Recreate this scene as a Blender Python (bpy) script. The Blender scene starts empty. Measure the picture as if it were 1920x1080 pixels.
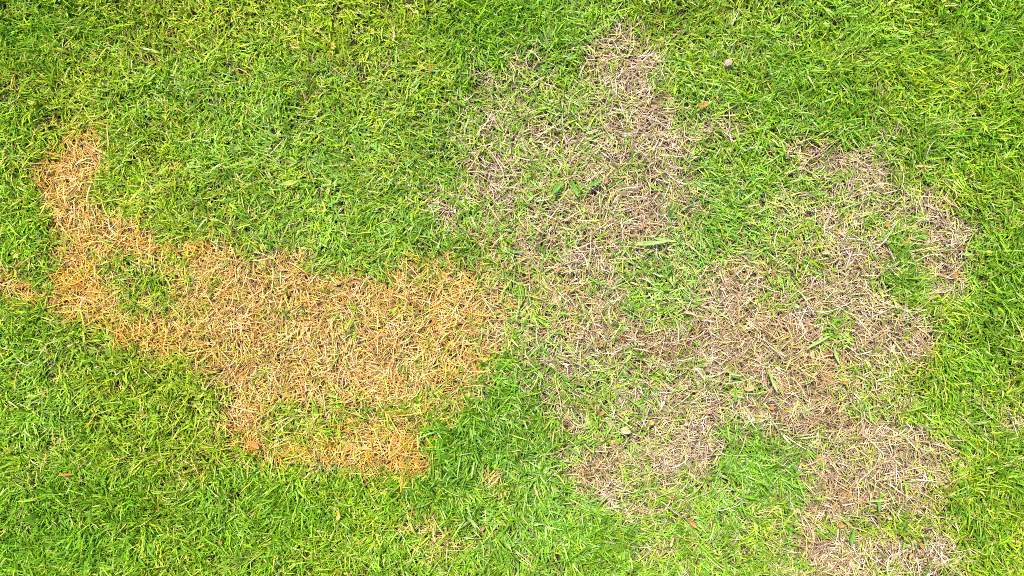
import bpy, bmesh, math, random
import numpy as np
from mathutils import Vector

# ------------------------------------------------------------------ camera
S = bpy.context.scene
C = S.collection
cam_d = bpy.data.cameras.new('camera'); cam = bpy.data.objects.new('camera', cam_d); C.objects.link(cam)
cam.location = (0, 0, 1.52); cam.rotation_euler = (0, 0, 0)
cam_d.sensor_width = 36; cam_d.lens = 28.2; cam_d.clip_start = 0.05; cam_d.clip_end = 500
S.camera = cam

# ------------------------------------------------------------------ light
SUN_EL, SUN_AZ = math.radians(62), math.radians(-28)      # azimuth measured from +Y towards +X
W = bpy.data.worlds.new('World'); S.world = W; W.use_nodes = True
nt = W.node_tree
sky = nt.nodes.new('ShaderNodeTexSky'); sky.sky_type = 'NISHITA'; sky.sun_disc = False
sky.sun_elevation = SUN_EL; sky.sun_rotation = SUN_AZ
nt.nodes['Background'].inputs[1].default_value = 0.10
nt.links.new(sky.outputs[0], nt.nodes['Background'].inputs[0])
sd = bpy.data.lights.new('sun', 'SUN'); sd.energy = 3.2; sd.angle = math.radians(6.0); sd.color = (1, 0.96, 0.88)
sun = bpy.data.objects.new('sun', sd); C.objects.link(sun)
dv = Vector((math.sin(SUN_AZ)*math.cos(SUN_EL), math.cos(SUN_AZ)*math.cos(SUN_EL), math.sin(SUN_EL)))
sun.rotation_euler = dv.to_track_quat('Z', 'Y').to_euler(); sun.location = (0, 0, 3)
S.view_settings.view_transform = 'Standard'; S.view_settings.look = 'None'
S.view_settings.exposure = 1.65; S.view_settings.gamma = 1
S.cycles.filter_width = 0.9; S.cycles.use_denoising = False

rng = np.random.default_rng(7)
random.seed(7)

# ------------------------------------------------------------------ smooth noise over the ground plane
def make_noise(seed, n=64):
    r = np.random.default_rng(seed); T = r.random((n, n))
    def f(x, y, scale):
        u = x/scale + 37.3; v = y/scale + 91.7
        i = np.floor(u).astype(int); j = np.floor(v).astype(int)
        a = u-i; b = v-j; a = a*a*(3-2*a); b = b*b*(3-2*b)
        g = lambda p, q: T[p % n, q % n]
        return (g(i, j)*(1-a)+g(i+1, j)*a)*(1-b) + (g(i, j+1)*(1-a)+g(i+1, j+1)*a)*b - 0.5
    return f
N1, N2, N3, N4, N5, N6 = [make_noise(s) for s in (11, 22, 33, 44, 55, 66)]
def P(px, py): return (px-960)/1000.0, (540-py)/1000.0       # ground metres of a spot, 1000 spots to the metre
def ss(t): t = np.clip(t, 0, 1); return t*t*(3-2*t)

def height(x, y):
    h = 0.016*N1(x, y, .34) + 0.012*N2(x, y, .11) + 0.006*N3(x, y, .045)
    for px, py, r, d in HOLES:
        hx, hy = P(px, py); h = h - d*np.exp(-((x-hx)**2+(y-hy)**2)/(r/1000.)**2)
    return h
HOLES = [(1768, 488, 26, .022), (1236, 350, 14, .014), (1130, 382, 14, .014), (1556, 668, 30, .014), (108, 572, 12, .016),
         (1590, 795, 24, .012), (1450, 690, 20, .01), (1770, 870, 18, .012), (870, 992, 12, .012), (1060, 415, 12, .012),
         (1448, 620, 18, .014), (90, 1000, 40, .014), (30, 50, 50, .012), (172, 642, 16, .014), (240, 890, 30, .014)]

# patches: (x, y, rx, ry, angle, value, softness) painted in order, in thousandths of the width
DEAD = [
 # ---- orange and straw patch on the left
 (150,250,52,32,0,.55,.6),(130,300,62,48,0,.72,.5),(125,350,52,62,0,.96,.4),(160,415,72,46,20,.95,.4),(240,450,90,32,15,.90,.5),
 (150,470,62,38,0,.80,.5),(150,540,62,62,0,.86,.4),(60,548,62,16,22,.92,.4),(12,520,34,22,10,.9,.4),(200,600,92,32,15,.88,.4),
 (270,645,72,28,15,.85,.5),(340,500,72,40,0,.62,.6),(470,505,102,40,5,.90,.5),(400,600,120,70,25,.93,.5),(560,560,140,60,5,.95,.5),
 (700,560,130,52,0,.88,.5),(860,560,130,56,-3,.84,.5),(470,690,110,62,20,.95,.5),(640,640,150,80,0,.95,.5),(800,620,90,56,0,.85,.5),
 (880,690,60,60,0,.62,.6),(470,790,58,58,0,.92,.4),(580,730,120,48,0,.80,.6),(730,750,50,62,0,.92,.5),(690,830,100,42,0,.86,.5),
 (570,840,80,30,0,.62,.6),(760,890,50,30,0,.35,.8),(850,740,50,24,0,.6,.6),(880,560,80,70,0,.86,.5),(960,560,40,50,0,.75,.6),
 (770,500,36,22,0,.7,.6),(660,850,70,24,0,.85,.5),(800,990,36,32,0,.62,.6),(380,860,70,30,-20,.30,.8),
 (400,460,60,16,0,.62,.6),(530,480,50,16,0,.75,.6),
 # green islands in it
 (265,555,58,42,-30,.18,.6),(240,530,40,20,0,.30,.6),(330,590,46,26,20,.22,.6),(180,480,34,16,10,.45,.7),(560,760,60,20,10,.38,.6),
 (640,770,66,24,10,.34,.6),(540,800,50,26,0,.38,.6),(650,600,24,26,0,.55,.6),(690,655,16,24,0,.6,.6),(880,670,34,28,0,.32,.6),(820,770,40,34,0,.28,.6),
 (790,730,46,30,0,.30,.6),(960,690,60,40,0,.08,.5),(600,795,40,30,0,.35,.6),(430,500,24,26,0,.62,.6),(510,700,26,18,0,.6,.6),
 (375,680,30,22,0,.6,.6),(310,520,40,24,0,.35,.7),
 (840,680,80,70,-20,.80,.6),(800,760,60,50,0,.62,.6),(740,850,70,34,0,.82,.5),(900,640,60,40,0,.78,.6),(600,700,90,60,0,.92,.6),(300,610,90,40,20,.86,.6),
 (560,850,60,24,0,.62,.6),(560,765,40,14,10,.55,.6),
 (1090,520,150,190,0,.66,.7),(1300,680,330,170,10,.72,.6),(960,230,110,130,0,.36,.8),(1600,420,160,150,30,.50,.8),(1240,900,200,90,0,.42,.8),
 (1000,330,130,130,0,.50,.6),(950,150,64,66,0,.38,.7),(985,100,26,22,0,.6,.6),(1000,230,80,60,0,.48,.6),(1150,100,62,52,0,.86,.5),
 (1220,110,36,30,0,.75,.6),(1120,140,40,30,0,.72,.6),(1180,165,52,36,0,.84,.5),(1225,225,56,68,-25,.98,.4),(1250,275,56,40,10,.97,.4),(1140,220,50,60,0,.58,.6),
 (1130,290,70,60,0,.74,.6),(1170,400,74,56,0,.86,.5),(1290,400,30,42,0,.76,.6),(1250,340,62,44,0,.84,.6),(1340,240,70,22,0,.58,.7),(1060,400,70,40,0,.72,.6),
 (930,330,40,30,0,.75,.6),(840,395,26,30,0,.78,.5),(910,440,30,26,0,.55,.7),(1130,480,62,60,0,.84,.6),(1050,560,80,60,0,.72,.6),
 (1110,600,60,50,0,.84,.6),(990,500,60,50,0,.50,.7),(1100,680,56,40,0,.66,.6),(970,600,30,30,0,.55,.6),
 # the big right hand part
 (1530,290,50,26,30,.76,.5),(1620,345,84,40,35,.86,.5),(1740,400,58,40,40,.70,.6),(1780,450,42,56,0,.80,.5),(1765,520,50,36,0,.85,.5),
 (1600,440,60,32,10,.88,.5),(1625,490,72,42,20,.92,.4),(1395,520,96,56,0,.86,.5),(1370,470,60,26,0,.7,.6),(1500,590,92,56,0,.93,.4),(1610,580,102,66,0,.94,.4),
 (1690,640,56,66,0,.88,.5),(1240,640,84,42,5,.93,.4),(1340,620,92,46,0,.93,.4),(1480,670,122,70,0,.96,.4),(1590,700,92,52,0,.84,.5),
 (1180,740,92,42,0,.58,.7),(1300,720,82,50,0,.76,.6),(1420,760,92,62,0,.90,.5),(1540,770,112,52,0,.93,.5),(1680,760,72,40,0,.45,.7),
 (1300,840,76,46,0,.97,.4),(1250,820,50,24,0,.8,.5),(1110,880,64,40,20,.86,.5),(1080,790,36,20,0,.70,.6),(1155,950,50,36,30,.80,.5),(925,895,38,26,35,.86,.5),
 (1225,870,44,26,0,.6,.6),(1250,980,60,50,20,.55,.6),(1230,1030,40,26,0,.6,.6),(1000,1020,36,28,0,.72,.5),(960,1010,24,20,0,.6,.6),(830,1030,60,30,0,.34,.8),
 (1280,930,40,40,0,.5,.6),
 (1610,840,130,52,0,.95,.4),(1620,920,112,62,0,.96,.4),(1750,860,66,44,20,.84,.5),(1560,1030,112,70,0,.96,.4),(1700,1030,110,60,0,.88,.5),
 (1740,940,50,60,0,.72,.6),(1500,960,50,70,0,.85,.5),(1905,790,34,36,0,.62,.6),(1900,880,30,20,0,.3,.6),(1870,400,60,30,0,.15,.8),
 # green drifts over it
 (1215,510,66,40,20,.28,.6),(1220,580,90,30,12,.26,.6),(1185,555,34,40,0,.38,.6),(1360,400,62,66,0,.14,.5),(1430,330,60,50,0,.18,.6),(1440,430,60,50,0,.22,.6),
 (1700,520,32,66,-10,.18,.5),(1690,470,30,40,0,.30,.6),(1500,520,70,30,-12,.28,.6),(1460,575,44,18,0,.45,.6),(1560,630,40,34,-40,.45,.6),(1500,380,70,44,0,.42,.6),(1660,420,40,24,0,.45,.6),
 (1300,500,40,34,0,.42,.6),(1110,425,60,16,-10,.50,.6),(1240,460,90,12,0,.62,.6),(1070,330,30,34,30,.45,.6),(1020,440,70,18,20,.55,.6),
 (1360,700,30,20,0,.45,.6),(1390,740,36,26,30,.55,.6),(1180,700,70,26,10,.40,.6),(1100,740,50,30,0,.35,.7),(1380,800,36,18,0,.5,.6),
 (1580,840,16,12,0,.45,.6),(1630,870,16,14,0,.5,.6),(1670,960,14,44,0,.38,.6),(1620,990,30,26,0,.30,.6),(1690,1000,60,18,0,.22,.6),(1560,985,30,16,0,.5,.6),
 (1420,900,80,60,0,.10,.5),(1470,850,36,40,0,.20,.6),(1340,1000,100,70,0,.16,.6),(1190,900,34,26,0,.4,.7),(1370,920,50,30,0,.25,.6),(1620,700,34,30,0,.55,.6),(1530,820,20,16,0,.6,.6),
 (1480,1000,24,60,0,.30,.6),(1660,700,30,20,0,.35,.6),(1040,1000,60,60,0,.12,.5),(1090,960,50,34,40,.12,.6),
]
BROWN = [(1500,670,130,80,.8),(1230,640,80,40,.7),(1570,800,90,50,.7),(1590,930,90,50,.7),(1420,490,90,30,.6),(1180,400,60,40,.3),(1120,880,60,50,.7),(1480,760,90,50,.5),(1140,590,60,40,.4),(1520,1040,70,50,.6),(1765,490,60,50,.5),(1790,900,50,50,.6),(430,690,60,24,.6),(560,620,120,60,.25),(1060,420,90,60,.3),(690,640,60,50,.3),(480,500,60,30,.4)]
COOL = [(1200,450,330,330,.75),(700,330,300,200,.45),(1350,800,300,200,.6),(1050,900,200,200,.5),(1600,480,160,200,.5)]
ORANGE = [ (200,500,260,160,.38),(380,640,160,80,.3),(560,560,330,110,.15),(800,830,200,80,.3), # (x, y, rx, ry, strength)
 (190,238,40,22,.8),(110,270,46,42,.6),(90,330,26,60,.7),(180,350,34,60,.45),(235,405,34,24,.9),(270,445,50,30,.5),(150,540,80,70,.65),(100,440,30,50,.6),
 (30,545,90,30,.5),(85,570,50,24,.8),(200,610,90,40,.6),(300,640,80,40,.75),(330,700,60,40,.4),(360,480,60,40,.6),(330,560,60,40,.3),
 (430,680,70,40,.55),(400,640,50,20,.4),(460,830,40,24,.95),(560,845,90,24,.8),(500,740,30,30,.4),(700,850,90,30,.55),(780,850,50,40,.8),(840,760,34,30,.8),(900,700,40,46,.55),
 (880,650,70,40,.4),(590,300,20,8,.3),(540,530,60,60,.2),(640,820,80,40,.5),(770,490,40,24,.8),(900,500,60,30,.4),(940,560,60,60,.35),(780,640,30,20,.35),
 (330,450,24,14,.5),(560,700,60,50,.2),(1585,925,30,30,.32),(1550,970,24,16,.25),(1310,180,30,20,.6),(1350,165,24,20,.8),(1810,350,80,40,.28),(1740,680,30,30,.6),
 (1790,640,40,60,.25),(1500,470,40,30,.3),(1420,480,60,30,.35),(1540,700,50,40,.3),(620,90,24,24,.7),(130,310,40,40,.3),(1800,790,60,60,.3),(1060,590,40,40,.3),(1000,560,40,60,.4),
 (1390,60,40,30,.35),(870,1030,60,40,.2),(225,1035,40,16,.5),(340,690,24,10,.6),(1430,600,60,40,.2),(1800,910,40,60,.25)]
LUSH_VIGNETTE = [ # deep green, taller and denser; corner entries paint vignette darkening into the colour
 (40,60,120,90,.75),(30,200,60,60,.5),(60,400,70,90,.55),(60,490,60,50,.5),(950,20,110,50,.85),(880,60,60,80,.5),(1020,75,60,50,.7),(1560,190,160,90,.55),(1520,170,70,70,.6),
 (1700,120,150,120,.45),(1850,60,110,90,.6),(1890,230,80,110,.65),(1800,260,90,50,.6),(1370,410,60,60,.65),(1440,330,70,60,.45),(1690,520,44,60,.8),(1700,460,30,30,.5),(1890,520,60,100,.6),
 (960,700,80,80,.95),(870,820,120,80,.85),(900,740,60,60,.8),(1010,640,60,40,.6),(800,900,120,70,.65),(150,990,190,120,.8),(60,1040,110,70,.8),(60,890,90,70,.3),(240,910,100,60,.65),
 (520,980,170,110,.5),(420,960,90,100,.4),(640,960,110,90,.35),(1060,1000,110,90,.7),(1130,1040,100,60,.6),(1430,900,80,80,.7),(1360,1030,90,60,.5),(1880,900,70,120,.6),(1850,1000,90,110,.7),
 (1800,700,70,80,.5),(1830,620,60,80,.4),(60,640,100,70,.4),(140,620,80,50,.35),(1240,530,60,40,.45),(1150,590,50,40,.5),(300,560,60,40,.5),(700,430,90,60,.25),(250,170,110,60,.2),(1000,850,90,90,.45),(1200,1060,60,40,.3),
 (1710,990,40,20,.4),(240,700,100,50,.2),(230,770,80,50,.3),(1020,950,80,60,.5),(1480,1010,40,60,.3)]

def paint(lst, x, y):
    px = 960+1000*x + 34*N4(x, y, .05) + 16*N5(x, y, .018); py = 540-1000*y + 34*N5(x+3, y, .05) + 16*N4(x, y+5, .018)
    v = np.zeros_like(x)
    for (cx, cy, rx, ry, an, val, so) in lst:
        m = (abs(px-cx) < 1.7*max(rx, ry)+5) & (abs(py-cy) < 1.7*max(rx, ry)+5)
        if not m.any(): continue
        a = math.radians(an); dx = px[m]-cx; dy = py[m]-cy
        u = (dx*math.cos(a)+dy*math.sin(a))/rx; w = (-dx*math.sin(a)+dy*math.cos(a))/ry
        r = np.sqrt(u*u+w*w)
        so2 = so*1.75; al = ss((1+so2*.5-r)/so2)
        v[m] = v[m]*(1-al)+val*al
    return v
def blobs(lst, x, y):
    px = 960+1000*x + 40*N4(x, y, .06); py = 540-1000*y + 40*N5(x+3, y, .06)
    v = np.zeros_like(x)
    for (cx, cy, rx, ry, s) in lst:
        d = ((px-cx)/rx)**2+((py-cy)/ry)**2
        v = np.maximum(v, s*np.exp(-d*.8))
    return v

# ------------------------------------------------------------------ materials
def blade_mat(name, rough, transl, spec=.35):
    m = bpy.data.materials.new(name); m.use_nodes = True; t = m.node_tree
    for n in list(t.nodes): t.nodes.remove(n)
    out = t.nodes.new('ShaderNodeOutputMaterial'); pr = t.nodes.new('ShaderNodeBsdfPrincipled')
    at = t.nodes.new('ShaderNodeAttribute'); at.attribute_name = 'tint'
    tc = t.nodes.new('ShaderNodeTexCoord'); no = t.nodes.new('ShaderNodeTexNoise'); no.inputs['Scale'].default_value = 420; no.inputs['Detail'].default_value = 2
    t.links.new(tc.outputs['Object'], no.inputs['Vector'])
    mr = t.nodes.new('ShaderNodeMapRange'); mr.inputs['From Min'].default_value = .3; mr.inputs['From Max'].default_value = .7
    mr.inputs['To Min'].default_value = .78; mr.inputs['To Max'].default_value = 1.2
    t.links.new(no.outputs['Fac'], mr.inputs['Value'])
    mx = t.nodes.new('ShaderNodeVectorMath'); mx.operation = 'SCALE'
    t.links.new(at.outputs['Color'], mx.inputs[0]); t.links.new(mr.outputs[0], mx.inputs['Scale'])
    t.links.new(mx.outputs[0], pr.inputs['Base Color'])
    pr.inputs['Roughness'].default_value = rough; pr.inputs['Specular IOR Level'].default_value = spec
    tr = t.nodes.new('ShaderNodeBsdfTranslucent'); t.links.new(mx.outputs[0], tr.inputs['Color'])
    ms = t.nodes.new('ShaderNodeMixShader'); ms.inputs[0].default_value = transl
    t.links.new(pr.outputs[0], ms.inputs[1]); t.links.new(tr.outputs[0], ms.inputs[2]); t.links.new(ms.outputs[0], out.inputs[0])
    return m
M_GREEN = blade_mat('green_blade', .5, .28, .25)
M_STRAW = blade_mat('straw_blade', .55, .25, .2)
M_DEAD = blade_mat('dead_blade', .6, .18, .2)

def soil_mat():
    m = bpy.data.materials.new('soil'); m.use_nodes = True; t = m.node_tree; pr = t.nodes['Principled BSDF']
    tc = t.nodes.new('ShaderNodeTexCoord')
    n1 = t.nodes.new('ShaderNodeTexNoise'); n1.inputs['Scale'].default_value = 60; n1.inputs['Detail'].default_value = 8
    n2 = t.nodes.new('ShaderNodeTexNoise'); n2.inputs['Scale'].default_value = 700; n2.inputs['Detail'].default_value = 3
    r = t.nodes.new('ShaderNodeValToRGB'); r.color_ramp.elements[0].color = (.018, .012, .008, 1); r.color_ramp.elements[1].color = (.085, .055, .032, 1)
    r.color_ramp.elements[0].position = .35; r.color_ramp.elements[1].position = .7
    t.links.new(tc.outputs['Object'], n1.inputs['Vector']); t.links.new(tc.outputs['Object'], n2.inputs['Vector'])
    t.links.new(n1.outputs['Fac'], r.inputs[0]); t.links.new(r.outputs[0], pr.inputs['Base Color'])
    b = t.nodes.new('ShaderNodeBump'); b.inputs['Strength'].default_value = .8; b.inputs['Distance'].default_value = .003
    t.links.new(n2.outputs['Fac'], b.inputs['Height']); t.links.new(b.outputs[0], pr.inputs['Normal'])
    pr.inputs['Roughness'].default_value = .95
    return m

# ------------------------------------------------------------------ ground: one sheet, fine in the middle, out to the horizon
def ground():
    fine = np.linspace(-1.9, 1.9, 301); far = np.array([-300, -120, -50, -20, -9, -4.5, -2.8])
    xs = np.concatenate([far, fine, -far[::-1]]); n = len(xs)
    X, Y = np.meshgrid(xs, xs); x = X.ravel(); y = Y.ravel()
    z = height(x, y)
    v = np.stack([x, y, z], 1)
    i = np.arange(n-1); I, J = np.meshgrid(i, i); a = (J*n+I).ravel()
    q = np.stack([a, a+1, a+n+1, a+n], 1)
    me = bpy.data.meshes.new('soil'); me.from_pydata(v.tolist(), [], q.tolist()); me.shade_smooth()
    o = bpy.data.objects.new('ground', me); C.objects.link(o); me.materials.append(soil_mat())
    o['kind'] = 'structure'; o['label'] = 'dark brown soil showing in the gaps between the grass blades'; o['category'] = 'ground'
ground()

# ------------------------------------------------------------------ blades
WP = {4: np.array([.75, 1, .95, .66, .10]), 3: np.array([.8, 1, .78, .10]), 5: np.array([.7, .95, 1, .85, .55, .08])}
def ribbons(b, seg):
    """b: dict of arrays (x,y,z,phi,len,th,dth,dphi,w,tw,c0(n,3),c1(n,3)) -> verts, faces, colours"""
    n = len(b['x']); k = seg+1
    p = np.stack([b['x'], b['y'], b['z']], 1)
    V = np.empty((n, k, 2, 3), np.float32); K = np.empty((n, k, 2, 4), np.float32); K[..., 3] = 1
    for s in range(k):
        f = s/seg
        th = np.minimum(b['th']+b['dth']*f, b.get('thmax', 1.62)); ph = b['phi']+b['dphi']*f
        d = np.stack([np.sin(th)*np.cos(ph), np.sin(th)*np.sin(ph), np.cos(th)], 1)
        if s > 0: p = p + d*(b['len']/seg)[:, None]
        side = np.stack([-np.sin(ph), np.cos(ph), np.zeros(n)], 1)
        up = np.cross(d, side)
        tw = b['tw']*(.4+f)
        e = side*np.cos(tw)[:, None]+up*np.sin(tw)[:, None]
        h = (b['w']*WP[seg][s]*.5)[:, None]
        V[:, s, 0] = p-e*h; V[:, s, 1] = p+e*h
        c = b['c0']*(1-f)+b['c1']*f
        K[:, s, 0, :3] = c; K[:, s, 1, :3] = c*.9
    base = (np.arange(n)*k*2)[:, None]
    s = np.arange(seg)*2
    q = np.stack([s, s+1, s+3, s+2], 1).ravel()[None, :]
    F = (base+q).reshape(-1, 4)
    return V.reshape(-1, 3), F, K.reshape(-1, 4)

def blade_object(name, parts, mat):
    vs, fs, ks, off = [], [], [], 0
    for v, f, k in parts:
        vs.append(v); fs.append(f+off); ks.append(k); off += len(v)
    v = np.concatenate(vs); f = np.concatenate(fs).astype(np.int32); k = np.concatenate(ks)
    me = bpy.data.meshes.new(name)
    me.vertices.add(len(v)); me.vertices.foreach_set('co', v.ravel())
    me.loops.add(f.size); me.loops.foreach_set('vertex_index', f.ravel())
    me.polygons.add(len(f)); me.polygons.foreach_set('loop_start', np.arange(0, f.size, 4, dtype=np.int32))
    a = me.attributes.new('tint', 'FLOAT_COLOR', 'POINT'); a.data.foreach_set('color', k.ravel())
    me.update(calc_edges=True); me.shade_smooth()
    me.materials.append(mat)
    o = bpy.data.objects.new(name, me); C.objects.link(o); print(name, len(f)//4)
    return o

def pick(pal, w, n):
    pal = np.array(pal); i = rng.choice(len(pal), n, p=np.array(w)/sum(w))
    c = pal[i]*(1+.16*rng.standard_normal((n, 1)))*(1+.05*rng.standard_normal((n, 3)))
    return np.clip(c, .004, .9)
G_YEL = [(.22,.34,.005),(.26,.38,.007),(.17,.30,.005),(.34,.43,.025),(.42,.43,.07)]
G_MID = [(.16,.33,.006),(.20,.37,.010),(.25,.41,.025),(.12,.27,.006),(.34,.46,.10)]
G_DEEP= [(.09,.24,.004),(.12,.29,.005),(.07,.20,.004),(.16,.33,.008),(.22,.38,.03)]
G_COOL= [(.19,.37,.04),(.26,.43,.09),(.14,.32,.03),(.34,.48,.15)]
D_STRAW=[(.68,.40,.14),(.76,.49,.22),(.60,.34,.06),(.52,.35,.05),(.76,.55,.31),(.46,.23,.08)]
D_ORANGE=[(.66,.29,.012),(.60,.24,.010),(.70,.37,.02),(.62,.38,.015)]
D_TAN = [(.47,.32,.21),(.57,.42,.30),(.38,.25,.155),(.63,.51,.40),(.43,.36,.14),(.24,.14,.075),(.38,.33,.09)]
D_BROWN=[(.40,.24,.13),(.30,.17,.085),(.48,.32,.17),(.20,.11,.05),(.44,.30,.10)]
D_THATCH=[(.09,.055,.025),(.14,.09,.045),(.055,.035,.015),(.20,.15,.08)]

def sample(n, hx, hy, hole=None):
    x = rng.uniform(-hx, hx, n); y = rng.uniform(-hy, hy, n)
    if hole:
        m = ~((abs(x) < hole[0]) & (abs(y) < hole[1])); x, y = x[m], y[m]
    return x, y

gp, sp, dp = [], [], []          # green, straw, tan pieces
def maps(x, y):
    D = paint(DEAD, x, y); D = np.clip(D+(.10+.35*np.sqrt(np.clip(D, 0, 1)))*(N6(x, y, .03)+.6*N2(x, y, .013))*.9, 0, 1)
    edge = 12*N4(x, y, .12)/100
    H = np.where(y > .10+.0*x, ss((-.30-x+edge)/.2), ss((.06-x+edge)/.16))                 # 1 = straw side, 0 = tan side
    return D, H
def emit(sel, b, seg, D, kindarr, H):
    """kindarr: 0 green blade, 1 dead blade; isolated dead blades stay with the lawn they lie in"""
    def sub(m): return {k: (v[m] if isinstance(v, np.ndarray) else v) for k, v in b.items()}
    st = (kindarr == 1) & (D > .25) & (H > .5); tn = (kindarr == 1) & (D > .25) & (H <= .5); gr = ~(st | tn)
    for m, L in ((gr, gp), (st, sp), (tn, dp)):
        if m.any(): L.append(ribbons(sub(m), seg))

def mixcol(a, b, t): return a*(1-t[:, None])+b*t[:, None]
def grass(n, hx, hy, hole=None, scale=1.0, lo=False):
    # 1. thatch: flat crossed dead stems on the soil
    x, y = sample(int(n*.30), hx, hy, hole); m = len(x); D, H = maps(x, y)
    c = pick(D_THATCH, (3, 3, 2, 1.5), m); c = mixcol(c, pick(D_STRAW, (1,)*6, m)*.5, H*ss(D*1.2))
    c = mixcol(c, pick(D_TAN, (1,)*7, m)*.55, (1-H)*ss(D*1.2)*.6)
    b = dict(x=x, y=y, z=height(x, y)+rng.uniform(.001, .007, m), phi=rng.uniform(0, 6.283, m), len=rng.uniform(.02, .045, m)*scale, th=rng.uniform(1.3, 1.55, m),
             dth=rng.uniform(-.1, .25, m), dphi=rng.normal(0, .5, m), w=rng.uniform(.0012, .0024, m)*scale, tw=rng.normal(0, .5, m), c0=c, c1=c*1.05, thmax=1.6)
    emit(None, b, 3, D, np.ones(m, int), H)
    # 2. dead blades
    x, y = sample(int(n*.95), hx, hy, hole); D, H = maps(x, y)
    keep = rng.random(len(x)) < np.clip(.17+1.05*D, 0, 1); x, y, D, H = x[keep], y[keep], D[keep], H[keep]; m = len(x)
    O = np.clip(blobs(ORANGE, x, y)*1.1, 0, 1)
    cs = pick(D_STRAW, (3, 3, 2, 2, 2, 1), m); co = pick(D_ORANGE, (2, 1, 3, 2), m); ct = pick(D_TAN, (3, 3, 2, 2, 1.5, .8, 1.2), m)
    c = mixcol(ct, cs, H); c = mixcol(c, co, np.clip(O*rng.uniform(.5, 1.6, m), 0, 1)*(rng.random(m) < .85))
    B = blobs(BROWN, x, y); c = np.where((rng.random(m) < B*.8)[:, None], pick(D_BROWN, (3, 2, 3, 1, 1), m), c)
    yel = (rng.random(m) < .45*(1-D)+.10)[:, None]; c = np.where(yel, pick([(.44,.42,.08),(.36,.40,.06),(.52,.47,.15)], (1, 1, 1), m), c)
    # neighbouring blades lean alike
    flow = 6.283*(N1(x, y, .09)*2+N2(x+5, y, .04))
    b = dict(x=x, y=y, z=height(x, y)+rng.uniform(.002, .014, m), phi=flow+rng.normal(0, 1.5, m), len=rng.gamma(7, .0041, m)*scale, th=rng.uniform(.75, 1.5, m),
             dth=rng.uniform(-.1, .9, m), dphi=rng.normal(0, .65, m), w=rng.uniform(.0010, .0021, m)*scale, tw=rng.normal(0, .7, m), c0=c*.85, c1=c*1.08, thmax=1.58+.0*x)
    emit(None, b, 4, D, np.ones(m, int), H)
    # 3. green shoots, three to four blades each
    x, y = sample(int(n*.42), hx, hy, hole); D, H = maps(x, y)
    keep = rng.random(len(x)) < np.clip(1.0-D, .03, 1)**1.5; x, y, D, H = x[keep], y[keep], D[keep], H[keep]
    ns = 3; tl = len(x)
    L = np.clip(blobs(LUSH_VIGNETTE, x, y)+.35*N3(x, y, .07)+.25*N2(x, y, .2), 0, 1)
    Y = np.clip(.5+1.3*N6(x, y, .16)+.9*N4(x, y, .05)+.35*(np.abs(x+.62) < .35)*(y > .1)-.25*(np.abs(x+.25) < .35)-.2*(x > .0)*(x < .7), 0, 1)
    K = np.clip(blobs(COOL, x, y), 0, 1)
    Y = np.clip(Y+.35*H*ss(D*2), 0, 1)
    flow = 6.283*(N2(x, y, .11)*1.5+N3(x, y, .05)*1.0)
    tone = (1+.14*rng.standard_normal(tl))*(1.04+.28*N4(x+2, y, .045)+.18*N6(x+1, y, .11))
    for j in range(ns+1):
        m = tl; r = rng.random(m)
        if j == ns:
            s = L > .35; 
        else: s = np.ones(m, bool)
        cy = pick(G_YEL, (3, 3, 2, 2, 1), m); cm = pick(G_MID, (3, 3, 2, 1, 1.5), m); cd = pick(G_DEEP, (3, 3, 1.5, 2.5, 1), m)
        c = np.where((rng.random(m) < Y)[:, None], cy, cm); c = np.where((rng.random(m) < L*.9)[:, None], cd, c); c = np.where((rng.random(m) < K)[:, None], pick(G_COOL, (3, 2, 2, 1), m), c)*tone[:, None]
        ph = flow + (j*6.283/ns) + rng.normal(0, .9, m)*1.0; ph = np.where(rng.random(m) < .45, flow+rng.normal(0, .7, m), ph)
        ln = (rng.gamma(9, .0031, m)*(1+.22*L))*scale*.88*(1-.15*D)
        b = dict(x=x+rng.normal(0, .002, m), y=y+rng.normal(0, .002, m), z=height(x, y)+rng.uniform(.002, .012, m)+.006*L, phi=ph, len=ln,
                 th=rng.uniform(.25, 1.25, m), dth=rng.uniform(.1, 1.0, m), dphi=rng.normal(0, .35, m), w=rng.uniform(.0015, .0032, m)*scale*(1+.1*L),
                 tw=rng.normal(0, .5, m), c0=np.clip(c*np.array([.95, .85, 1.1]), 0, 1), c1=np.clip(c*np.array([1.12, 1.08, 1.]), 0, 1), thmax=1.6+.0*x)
        b = {k: (v[s] if isinstance(v, np.ndarray) else v) for k, v in b.items()}
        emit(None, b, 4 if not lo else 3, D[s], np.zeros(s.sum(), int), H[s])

grass(185000, 1.14, .72)                                 # the lawn in front of the camera
grass(110000, 2.0, 1.6, (1.14, .72), 1.35, True)          # and on round it
grass(80000, 5.0, 4.5, (2.0, 1.6), 2.6, True)

o = blade_object('green_grass', gp, M_GREEN); o['kind'] = 'stuff'; o['label'] = 'bright green living lawn grass around and between the dead patches'; o['category'] = 'grass'
o = blade_object('straw_grass', sp, M_STRAW); o['kind'] = 'stuff'; o['label'] = 'straw yellow and orange scorched grass of the patch on the left'; o['category'] = 'dry grass'
o = blade_object('dead_grass', dp, M_DEAD); o['kind'] = 'stuff'; o['label'] = 'pale tan and brown dead grass of the patchy area on the right'; o['category'] = 'dead grass'

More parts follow.
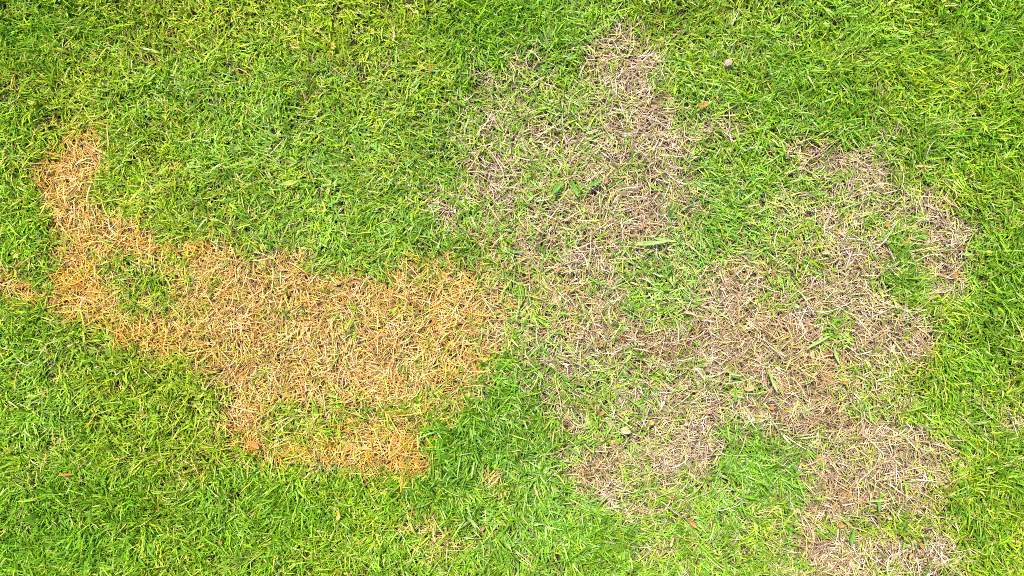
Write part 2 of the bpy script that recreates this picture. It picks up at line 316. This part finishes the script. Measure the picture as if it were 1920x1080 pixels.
# ------------------------------------------------------------------ single things lying in the lawn
def flat_mat(name, col, rough=.6, transl=.15, speckle=120):
    m = bpy.data.materials.new(name); m.use_nodes = True; t = m.node_tree; pr = t.nodes['Principled BSDF']
    tc = t.nodes.new('ShaderNodeTexCoord'); no = t.nodes.new('ShaderNodeTexNoise'); no.inputs['Scale'].default_value = speckle; no.inputs['Detail'].default_value = 5
    rp = t.nodes.new('ShaderNodeValToRGB'); c = Vector(col)*.72
    rp.color_ramp.elements[0].position = .3; rp.color_ramp.elements[1].position = .72
    rp.color_ramp.elements[0].color = (*(c*.62), 1); rp.color_ramp.elements[1].color = (*(c*1.25), 1)
    t.links.new(tc.outputs['Object'], no.inputs['Vector']); t.links.new(no.outputs['Fac'], rp.inputs[0]); t.links.new(rp.outputs[0], pr.inputs['Base Color'])
    pr.inputs['Roughness'].default_value = rough; pr.inputs['Specular IOR Level'].default_value = .25
    return m
COL = dict(orange=(.50,.20,.04), tan=(.46,.30,.15), peach=(.56,.38,.20), rust=(.30,.09,.03), pink=(.48,.20,.13), red=(.34,.05,.03), gold=(.58,.36,.05),
           lime=(.32,.42,.03), green=(.11,.29,.015), palegreen=(.30,.44,.10), cream=(.52,.46,.30), white=(.56,.52,.45), brown=(.12,.06,.03), straw=(.52,.40,.17))
MATS = {}
def mat(k):
    if k not in MATS: MATS[k] = flat_mat('litter_'+k, COL[k])
    return MATS[k]

def sheet(L, Wd, curl=.5, roll=.6, fold=.15, tip=1.0, wav=.0, thick=.0004, seed=0, asym=0.):
    """a curled leaf or a folded blade as a closed thin solid, lengthways on X"""
    r = random.Random(seed); bm = bmesh.new(); nu, nv = 11, 6; top = []; bot = []
    ph = r.uniform(0, 6)
    for i in range(nu):
        u = i/(nu-1); prof = (math.sin(math.pi*min(max(u, .0), 1)**tip)**.75)*.96+.04
        prof *= 1+.12*math.sin(7*u+ph)
        a = curl*(u-.5)*2; X = L*.5*(math.sin(a)/max(abs(curl), .01) if abs(curl) > .01 else (u-.5)*2); Z = L*.5*(1-math.cos(a))/max(abs(curl), .01)
        rt, rb = [], []
        for j in range(nv):
            v = (j/(nv-1)-.5)*2; b = v*roll; y = Wd*.5*prof*(math.sin(b)/roll if roll > .01 else v)
            z = Z + Wd*.5*prof*(1-math.cos(b))/max(roll, .01) + abs(v)*fold*Wd*.5*prof + wav*Wd*math.sin(9*u+4*v+ph)
            y += asym*Wd*math.sin(math.pi*u)
            rt.append(bm.verts.new((X, y, z+thick))); rb.append(bm.verts.new((X, y, z)))
        top.append(rt); bot.append(rb)
    for i in range(nu-1):
        for j in range(nv-1):
            bm.faces.new((top[i][j], top[i+1][j], top[i+1][j+1], top[i][j+1])); bm.faces.new((bot[i][j], bot[i][j+1], bot[i+1][j+1], bot[i+1][j]))
        bm.faces.new((top[i][0], bot[i][0], bot[i+1][0], top[i+1][0])); bm.faces.new((top[i][-1], top[i+1][-1], bot[i+1][-1], bot[i][-1]))
    for j in range(nv-1):
        bm.faces.new((top[0][j], top[0][j+1], bot[0][j+1], bot[0][j])); bm.faces.new((top[-1][j], bot[-1][j], bot[-1][j+1], top[-1][j+1]))
    return bm
def tube(pts, r0, r1, seg=7):
    bm = bmesh.new(); rings = []
    for i, p in enumerate(pts):
        p = Vector(p); a = Vector(pts[max(i-1, 0)]); b = Vector(pts[min(i+1, len(pts)-1)]); d = (b-a).normalized()
        s = d.cross(Vector((0, 0, 1))); s = s.normalized() if s.length > 1e-6 else Vector((1, 0, 0)); n = s.cross(d); rr = r0+(r1-r0)*i/(len(pts)-1)
        rings.append([bm.verts.new(p+s*math.cos(2*math.pi*k/seg)*rr+n*math.sin(2*math.pi*k/seg)*rr) for k in range(seg)])
    for a, b in zip(rings, rings[1:]):
        for k in range(seg): bm.faces.new((a[k], a[(k+1) % seg], b[(k+1) % seg], b[k]))
    bm.faces.new(rings[0][::-1]); bm.faces.new(rings[-1])
    return bm
def link(name, bm, m, parent=None):
    me = bpy.data.meshes.new(name); bmesh.ops.recalc_face_normals(bm, faces=bm.faces); bm.to_mesh(me); bm.free(); me.shade_smooth(); me.materials.append(m)
    o = bpy.data.objects.new(name, me); C.objects.link(o); o.parent = parent
    return o
def ground_z(px, py):
    x, y = P(px, py); return float(height(np.array([x]), np.array([y]))[0])
def place(o, px, py, up, rot, tx=0, ty=0):
    x, y = P(px, py); z = ground_z(px, py)+up; f = (1.52-z)/1.52                 # perspective: higher things stand a hair nearer the middle
    o.location = (x*f, y*f, z); o.rotation_euler = (math.radians(tx), math.radians(ty), math.radians(rot))
def tag(o, label, cat, group=None):
    o['label'] = label; o['category'] = cat
    if group: o['group'] = group

def dead_leaf(px, py, L, Wd, rot, col, label, up=.026, curl=.7, roll=.8, tx=0, ty=0, seed=0, rib='straw', tip=.9):
    t = bpy.data.objects.new('dead_leaf', None); t.empty_display_size = .01; C.objects.link(t); place(t, px, py, up, rot, tx, ty)
    link('leaf_blade', sheet(L*.001, Wd*.001, curl, roll, .1, tip, .05, seed=seed), mat(col), t)
    pts = [(L*.0005*math.sin(curl*(u-.5)*2)/curl, 0, L*.0005*(1-math.cos(curl*(u-.5)*2))/curl+.0006) for u in [k/8 for k in range(9)]]
    pts = [(-L*.00066, 0, pts[0][2])]+pts
    link('midrib', tube(pts, .00055, .00022), mat(rib), t)
    tag(t, label, 'leaf', 'dead leaves lying on the grass'); return t
def scrap(px, py, L, Wd, rot, col, label, up=.024, curl=.5, roll=.7, tx=0, ty=0, seed=0, tip=.8):
    o = link('leaf_scrap', sheet(L*.001, Wd*.001, curl, roll, .1, tip, .06, seed=seed, asym=.15), mat(col)); place(o, px, py, up, rot, tx, ty)
    tag(o, label, 'leaf scrap', 'small scraps of dead leaf in the lawn'); return o
def broad_blade(px, py, L, Wd, rot, col, label, up=.027, curl=.5, seed=0, ty=0):
    o = link('broad_grass_blade', sheet(L*.001, Wd*.001, -curl, .35, .28, 1.25, 0, .0003, seed), mat(col)); place(o, px, py, up, rot, 0, ty)
    tag(o, label, 'grass blade', 'extra broad grass blades'); return o
def stem(pts, r, col, label, up=.028):
    cx = sum(p[0] for p in pts)/len(pts); cy = sum(p[1] for p in pts)/len(pts)
    n = 9; P3 = []
    for i in range(n):
        u = i/(n-1)*(len(pts)-1); k = min(int(u), len(pts)-2); f = u-k
        a, b = pts[k], pts[k+1]; P3.append(((a[0]+(b[0]-a[0])*f-cx)/1000, -(a[1]+(b[1]-a[1])*f-cy)/1000, .004*math.sin(math.pi*i/(n-1))))
    for _ in range(2): P3 = [P3[0]]+[tuple((P3[i-1][q]+2*P3[i][q]+P3[i+1][q])/4 for q in range(3)) for i in range(1, n-1)]+[P3[-1]]
    o = link('dry_stem', tube(P3, r*.001, r*.0006), mat(col)); place(o, cx, cy, up, 0)
    tag(o, label, 'dry stem', 'loose dry stems lying on the lawn'); return o

# the little shell in the green grass at the top
def shell():
    bm = bmesh.new(); n, seg = 60, 12; rings = []
    for i in range(n):
        t = i/(n-1); a = t*2*math.pi*2.6; R = .0008+.0042*t**1.2; rr = .0007+.0027*t**1.3
        c = Vector((math.cos(a)*R, math.sin(a)*R, .0035*(1-t))); d = Vector((math.cos(a), math.sin(a), 0))
        rings.append([bm.verts.new(c+d*math.cos(2*math.pi*k/seg)*rr+Vector((0, 0, 1))*math.sin(2*math.pi*k/seg)*rr) for k in range(seg)])
    for a, b in zip(rings, rings[1:]):
        for k in range(seg): bm.faces.new((a[k], a[(k+1) % seg], b[(k+1) % seg], b[k]))
    bm.faces.new(rings[0][::-1]); bm.faces.new(rings[-1])
    m = flat_mat('shell', (.50, .36, .27), .35, 0, 260)
    o = link('snail_shell', bm, m); place(o, 1371, 113, .028, 40, 14, -10)
    tag(o, 'small round pinkish cream snail shell in green grass near the top edge', 'snail shell')
shell()

dead_leaf(1322, 194, 24, 9, 12, 'orange', 'curled orange dead leaf in the green strip right of the upper tan arm', curl=.9, seed=1)
dead_leaf(1175, 811, 21, 12, -18, 'peach', 'pale peach flat dead leaf beside the green tuft above the lower tan patches', curl=.3, roll=.3, seed=2, up=.030)
dead_leaf(1300, 985, 30, 9, -42, 'orange', 'orange brown twisted dead leaf in mixed green and tan grass near the bottom', curl=.8, roll=1.1, seed=3)
dead_leaf(1410, 731, 18, 10, 8, 'tan', 'flat tan leaf in the middle of the matted brown dead grass', curl=.3, roll=.3, seed=4, up=.03)
dead_leaf(1564, 664, 28, 13, 14, 'rust', 'rust brown leaf half buried under straw in the big dead patch', curl=.4, roll=.5, seed=5, up=.016)
dead_leaf(540, 341, 30, 9, 10, 'lime', 'bright lime yellow leaf lying in the light green lawn above the straw patch', curl=.4, roll=.4, seed=6, rib='palegreen', up=.03)
dead_leaf(1584, 990, 13, 10, 10, 'orange', 'bright orange leaf beside a green tuft at the bottom of the tan patch', curl=.4, roll=.5, seed=7)
dead_leaf(870, 991, 14, 9, 30, 'brown', 'dark brown curled leaf sunk in a hollow of lush green grass at the bottom', curl=1.1, roll=1.0, seed=8, up=.020)
dead_leaf(1264, 938, 12, 7, 10, 'rust', 'dark red brown leaf tucked under green blades above the twisted orange leaf', curl=.7, roll=.9, seed=9, up=.02)

scrap(1048, 505, 11, 7, 60, 'pink', 'salmon pink scrap between the straw patch and the tan patch', seed=11)
scrap(1207, 423, 17, 4, 75, 'pink', 'slender pink scrap standing in tan grass below the dark soil gaps', seed=12)
scrap(1192, 440, 15, 5, 15, 'pink', 'pinkish flat scrap just above the horizontal pale green blades', seed=13)
scrap(1232, 501, 11, 6, -40, 'red', 'small red scrap at the edge of the green drift below the pale green blades', seed=14)
scrap(1138, 338, 8, 13, 10, 'pink', 'salmon scrap at the tip of the broad green blades in the upper tan arm', seed=15)
scrap(1171, 635, 10, 6, -60, 'red', 'dark red scrap in the reddish brown dead grass right of the green gap', seed=16, up=.02)
scrap(1129, 647, 7, 15, 12, 'orange', 'orange scrap standing upright left of the dark red scrap', seed=17)
scrap(1205, 647, 15, 5, -10, 'peach', 'peach scrap lying among long brown stems right of the dark red scrap', seed=18)
scrap(605, 391, 6, 17, 0, 'gold', 'golden upright scrap alone in the green lawn above the straw patch', seed=19)
scrap(117, 894, 30, 4, 2, 'orange', 'long flat orange brown scrap in dark green grass at lower left', seed=20, curl=.3)
scrap(905, 997, 12, 7, 40, 'pink', 'pinkish red scrap beside the brown leaf in its hollow', seed=21, up=.022)
scrap(1704, 455, 19, 4, 38, 'orange', 'thin orange scrap slanting up left of the bare soil hollow', seed=22)
scrap(1802, 518, 9, 10, 20, 'orange', 'orange scrap at the lower right of the bare soil hollow', seed=23)
scrap(1863, 473, 13, 8, 0, 'gold', 'golden scrap in bright green grass near the right edge', seed=24)
scrap(1735, 1029, 14, 7, -50, 'orange', 'upper of two bright orange scraps near the bottom right corner', seed=25)
scrap(1748, 1041, 8, 6, -10, 'rust', 'lower redder scrap below the bright orange one near the bottom right', seed=26)
scrap(1716, 1048, 13, 6, 60, 'gold', 'golden scrap just left of the two orange ones at bottom right', seed=27)
scrap(1676, 977, 9, 6, 0, 'peach', 'peach scrap in pale straw above the green tuft at bottom right', seed=28)
scrap(666, 116, 6, 11, 10, 'brown', 'dark brown seed like scrap in the green lawn at the top', seed=29)
scrap(696, 57, 10, 8, 10, 'gold', 'yellow orange scrap in the green lawn close to the top edge', seed=30)
scrap(737, 62, 5, 24, 8, 'peach', 'long pale peach scrap upright in grass beside the yellow orange scrap', seed=31)
scrap(807, 124, 10, 8, 40, 'orange', 'orange scrap in the top lawn left of the faint tan patch', seed=32)
scrap(622, 84, 10, 11, 10, 'gold', 'yellow brown scrap on a yellowish spot of the top lawn', seed=33)
scrap(1225, 796, 10, 11, 30, 'gold', 'gold scrap in mixed grass right of the pale peach leaf', seed=34)
scrap(1132, 777, 11, 8, 50, 'orange', 'orange scrap above left of the pale peach leaf', seed=35)
scrap(1290, 797, 6, 15, 5, 'peach', 'pinkish peach upright scrap above the round tan patch', seed=36)
scrap(1452, 768, 9, 9, -20, 'orange', 'orange brown scrap in straw right of the flat tan leaf', seed=37)
scrap(1334, 776, 12, 7, 10, 'pink', 'pink brown scrap in pale grass left of the flat tan leaf', seed=38)
scrap(1296, 588, 24, 6, -12, 'peach', 'peach coloured flat scrap above the whitish tan tangle', seed=39)
scrap(1554, 474, 16, 8, 6, 'peach', 'flat peach scrap left of the tan patch on the right', seed=40)
scrap(1671, 421, 9, 11, 10, 'orange', 'orange scrap in mixed green grass above the pale tan tangle on the right', seed=41)
scrap(1262, 1024, 6, 18, -15, 'peach', 'long peach scrap near the bottom edge below the twisted orange leaf', seed=42)
scrap(1065, 545, 7, 10, 20, 'orange', 'orange pink scrap below the salmon pink one', seed=43)
scrap(1590, 720, 8, 8, 0, 'orange', 'small orange scrap at the lower right of the half buried rust leaf', seed=44)
scrap(1520, 606, 10, 6, 0, 'pink', 'pinkish scrap on pale dead grass in the middle of the right patch', seed=45)
scrap(73, 1064, 9, 7, -30, 'gold', 'small golden scrap in dark grass at the bottom left corner', seed=46)
scrap(408, 1022, 6, 15, 0, 'orange', 'orange upright scrap in deep green grass at the bottom left', seed=47)
scrap(631, 973, 9, 20, 0, 'gold', 'yellow brown upright scrap in green grass at the bottom centre left', seed=48)
scrap(472, 839, 24, 12, -30, 'orange', 'vivid orange clump scrap at the lower left corner of the straw patch', seed=49)
scrap(1887, 310, 6, 8, 30, 'orange', 'orange speck of leaf in bright green grass at the right edge', seed=50)
scrap(1886, 427, 8, 7, 30, 'rust', 'reddish brown scrap in bright green grass below the right edge speck', seed=51)

broad_blade(1047, 349, 34, 9, 50, 'green', 'broad bright green blade leaning right, left one of a crossing pair', seed=61)
broad_blade(1079, 352, 38, 8, -68, 'green', 'broad bright green blade leaning left, right one of a crossing pair', seed=62)
broad_blade(1118, 341, 44, 7, 24, 'green', 'green blade pointing up right toward the salmon scrap', seed=63)
broad_blade(1222, 455, 66, 8, 4, 'palegreen', 'long pale green blade lying level across the tan grass', seed=64, curl=.5, )
broad_blade(1250, 449, 46, 6, -8, 'palegreen', 'shorter pale green blade crossing the end of the long level one', seed=65)
broad_blade(1384, 744, 26, 7, 86, 'green', 'stubby dark green blade upright below the flat tan leaf', seed=66, curl=.3)
broad_blade(1453, 716, 50, 5, -68, 'palegreen', 'narrow blue green blade running down through brown dead grass', seed=67)
broad_blade(1540, 642, 60, 6, 28, 'palegreen', 'long green blade above the half buried rust leaf', seed=68)
broad_blade(1574, 668, 36, 6, -70, 'palegreen', 'light green blade along the right side of the rust leaf', seed=69)
broad_blade(1822, 476, 22, 6, 0, 'palegreen', 'pale green blade lying level right of the bare soil hollow', seed=70, curl=.2)
broad_blade(1300, 130, 30, 4, -62, 'palegreen', 'pale green blade in lush grass left of the snail shell', seed=71)
broad_blade(1650, 943, 44, 5, 4, 'palegreen', 'level green blade crossing pale straw at the lower right', seed=72)
broad_blade(1656, 945, 36, 6, 82, 'green', 'upright green blade crossing the level one at the lower right', seed=73)
broad_blade(950, 1020, 44, 6, -62, 'palegreen', 'long light green blade near the bottom centre beside tan stems', seed=74)
broad_blade(888, 986, 38, 5, -45, 'palegreen', 'light green blade between the brown leaf and the pink scrap', seed=75)
broad_blade(1605, 1010, 40, 7, 80, 'green', 'bright green upright blade below the bright orange leaf', seed=76)

stem([(1722, 491), (1740, 480), (1760, 474), (1782, 480), (1783, 494)], .9, 'white', 'pale bent stem arching over the bare soil hollow')
stem([(1782, 460), (1794, 457), (1810, 454)], 1.1, 'white', 'short whitish stem right above the bare soil hollow')
stem([(1753, 488), (1768, 498), (1778, 510)], .8, 'cream', 'cream stem crossing the lower edge of the bare soil hollow')
stem([(1376, 704), (1385, 705), (1395, 706)], 1.4, 'white', 'short thick white stem in brown grass left of the long pale one')
stem([(1360, 722), (1395, 717), (1430, 704)], .9, 'cream', 'long pale stem slanting above the flat tan leaf')
stem([(1370, 190), (1371, 212), (1373, 235), (1366, 252)], .9, 'cream', 'long cream stem hanging down below the snail shell')
stem([(1318, 420), (1317, 455), (1314, 492)], .9, 'palegreen', 'long pale yellow green stem upright in the green drift')
stem([(1110, 466), (1150, 460), (1190, 462), (1230, 470)], .9, 'straw', 'long straw stem lying level below the pale green blades')
stem([(1110, 430), (1109, 450), (1108, 486)], 1.0, 'cream', 'cream stem standing upright where the tan patches meet')
stem([(1495, 588), (1530, 582), (1560, 590)], .8, 'white', 'whitish stem on the palest part of the right tangle')
stem([(1350, 962), (1368, 958), (1392, 950)], .9, 'white', 'white stem in green grass right of the twisted orange leaf')
stem([(1243, 944), (1262, 960), (1282, 975)], .9, 'cream', 'cream stem leading down to the twisted orange leaf')
stem([(20, 672), (34, 682), (46, 688)], 1.0, 'white', 'short white stem in green grass at the left edge')
stem([(208, 698), (212, 706), (218, 698)], 1.2, 'cream', 'bent cream stem in green grass below the straw patch')
stem([(760, 520), (757, 545), (761, 570)], .8, 'palegreen', 'thin pale green stem upright in the middle of the straw patch')
stem([(913, 610), (915, 630), (912, 650)], .8, 'cream', 'thin cream stem upright at the right end of the straw patch')
stem([(240, 108), (241, 122), (243, 134)], .9, 'cream', 'short cream stem in green grass at the upper left')
stem([(1650, 905), (1690, 898), (1735, 893)], .8, 'straw', 'long straw stem on dead grass at the right of the lower patch')
stem([(1660, 850), (1645, 880), (1620, 905)], .8, 'cream', 'cream stem slanting across the lower right dead patch')
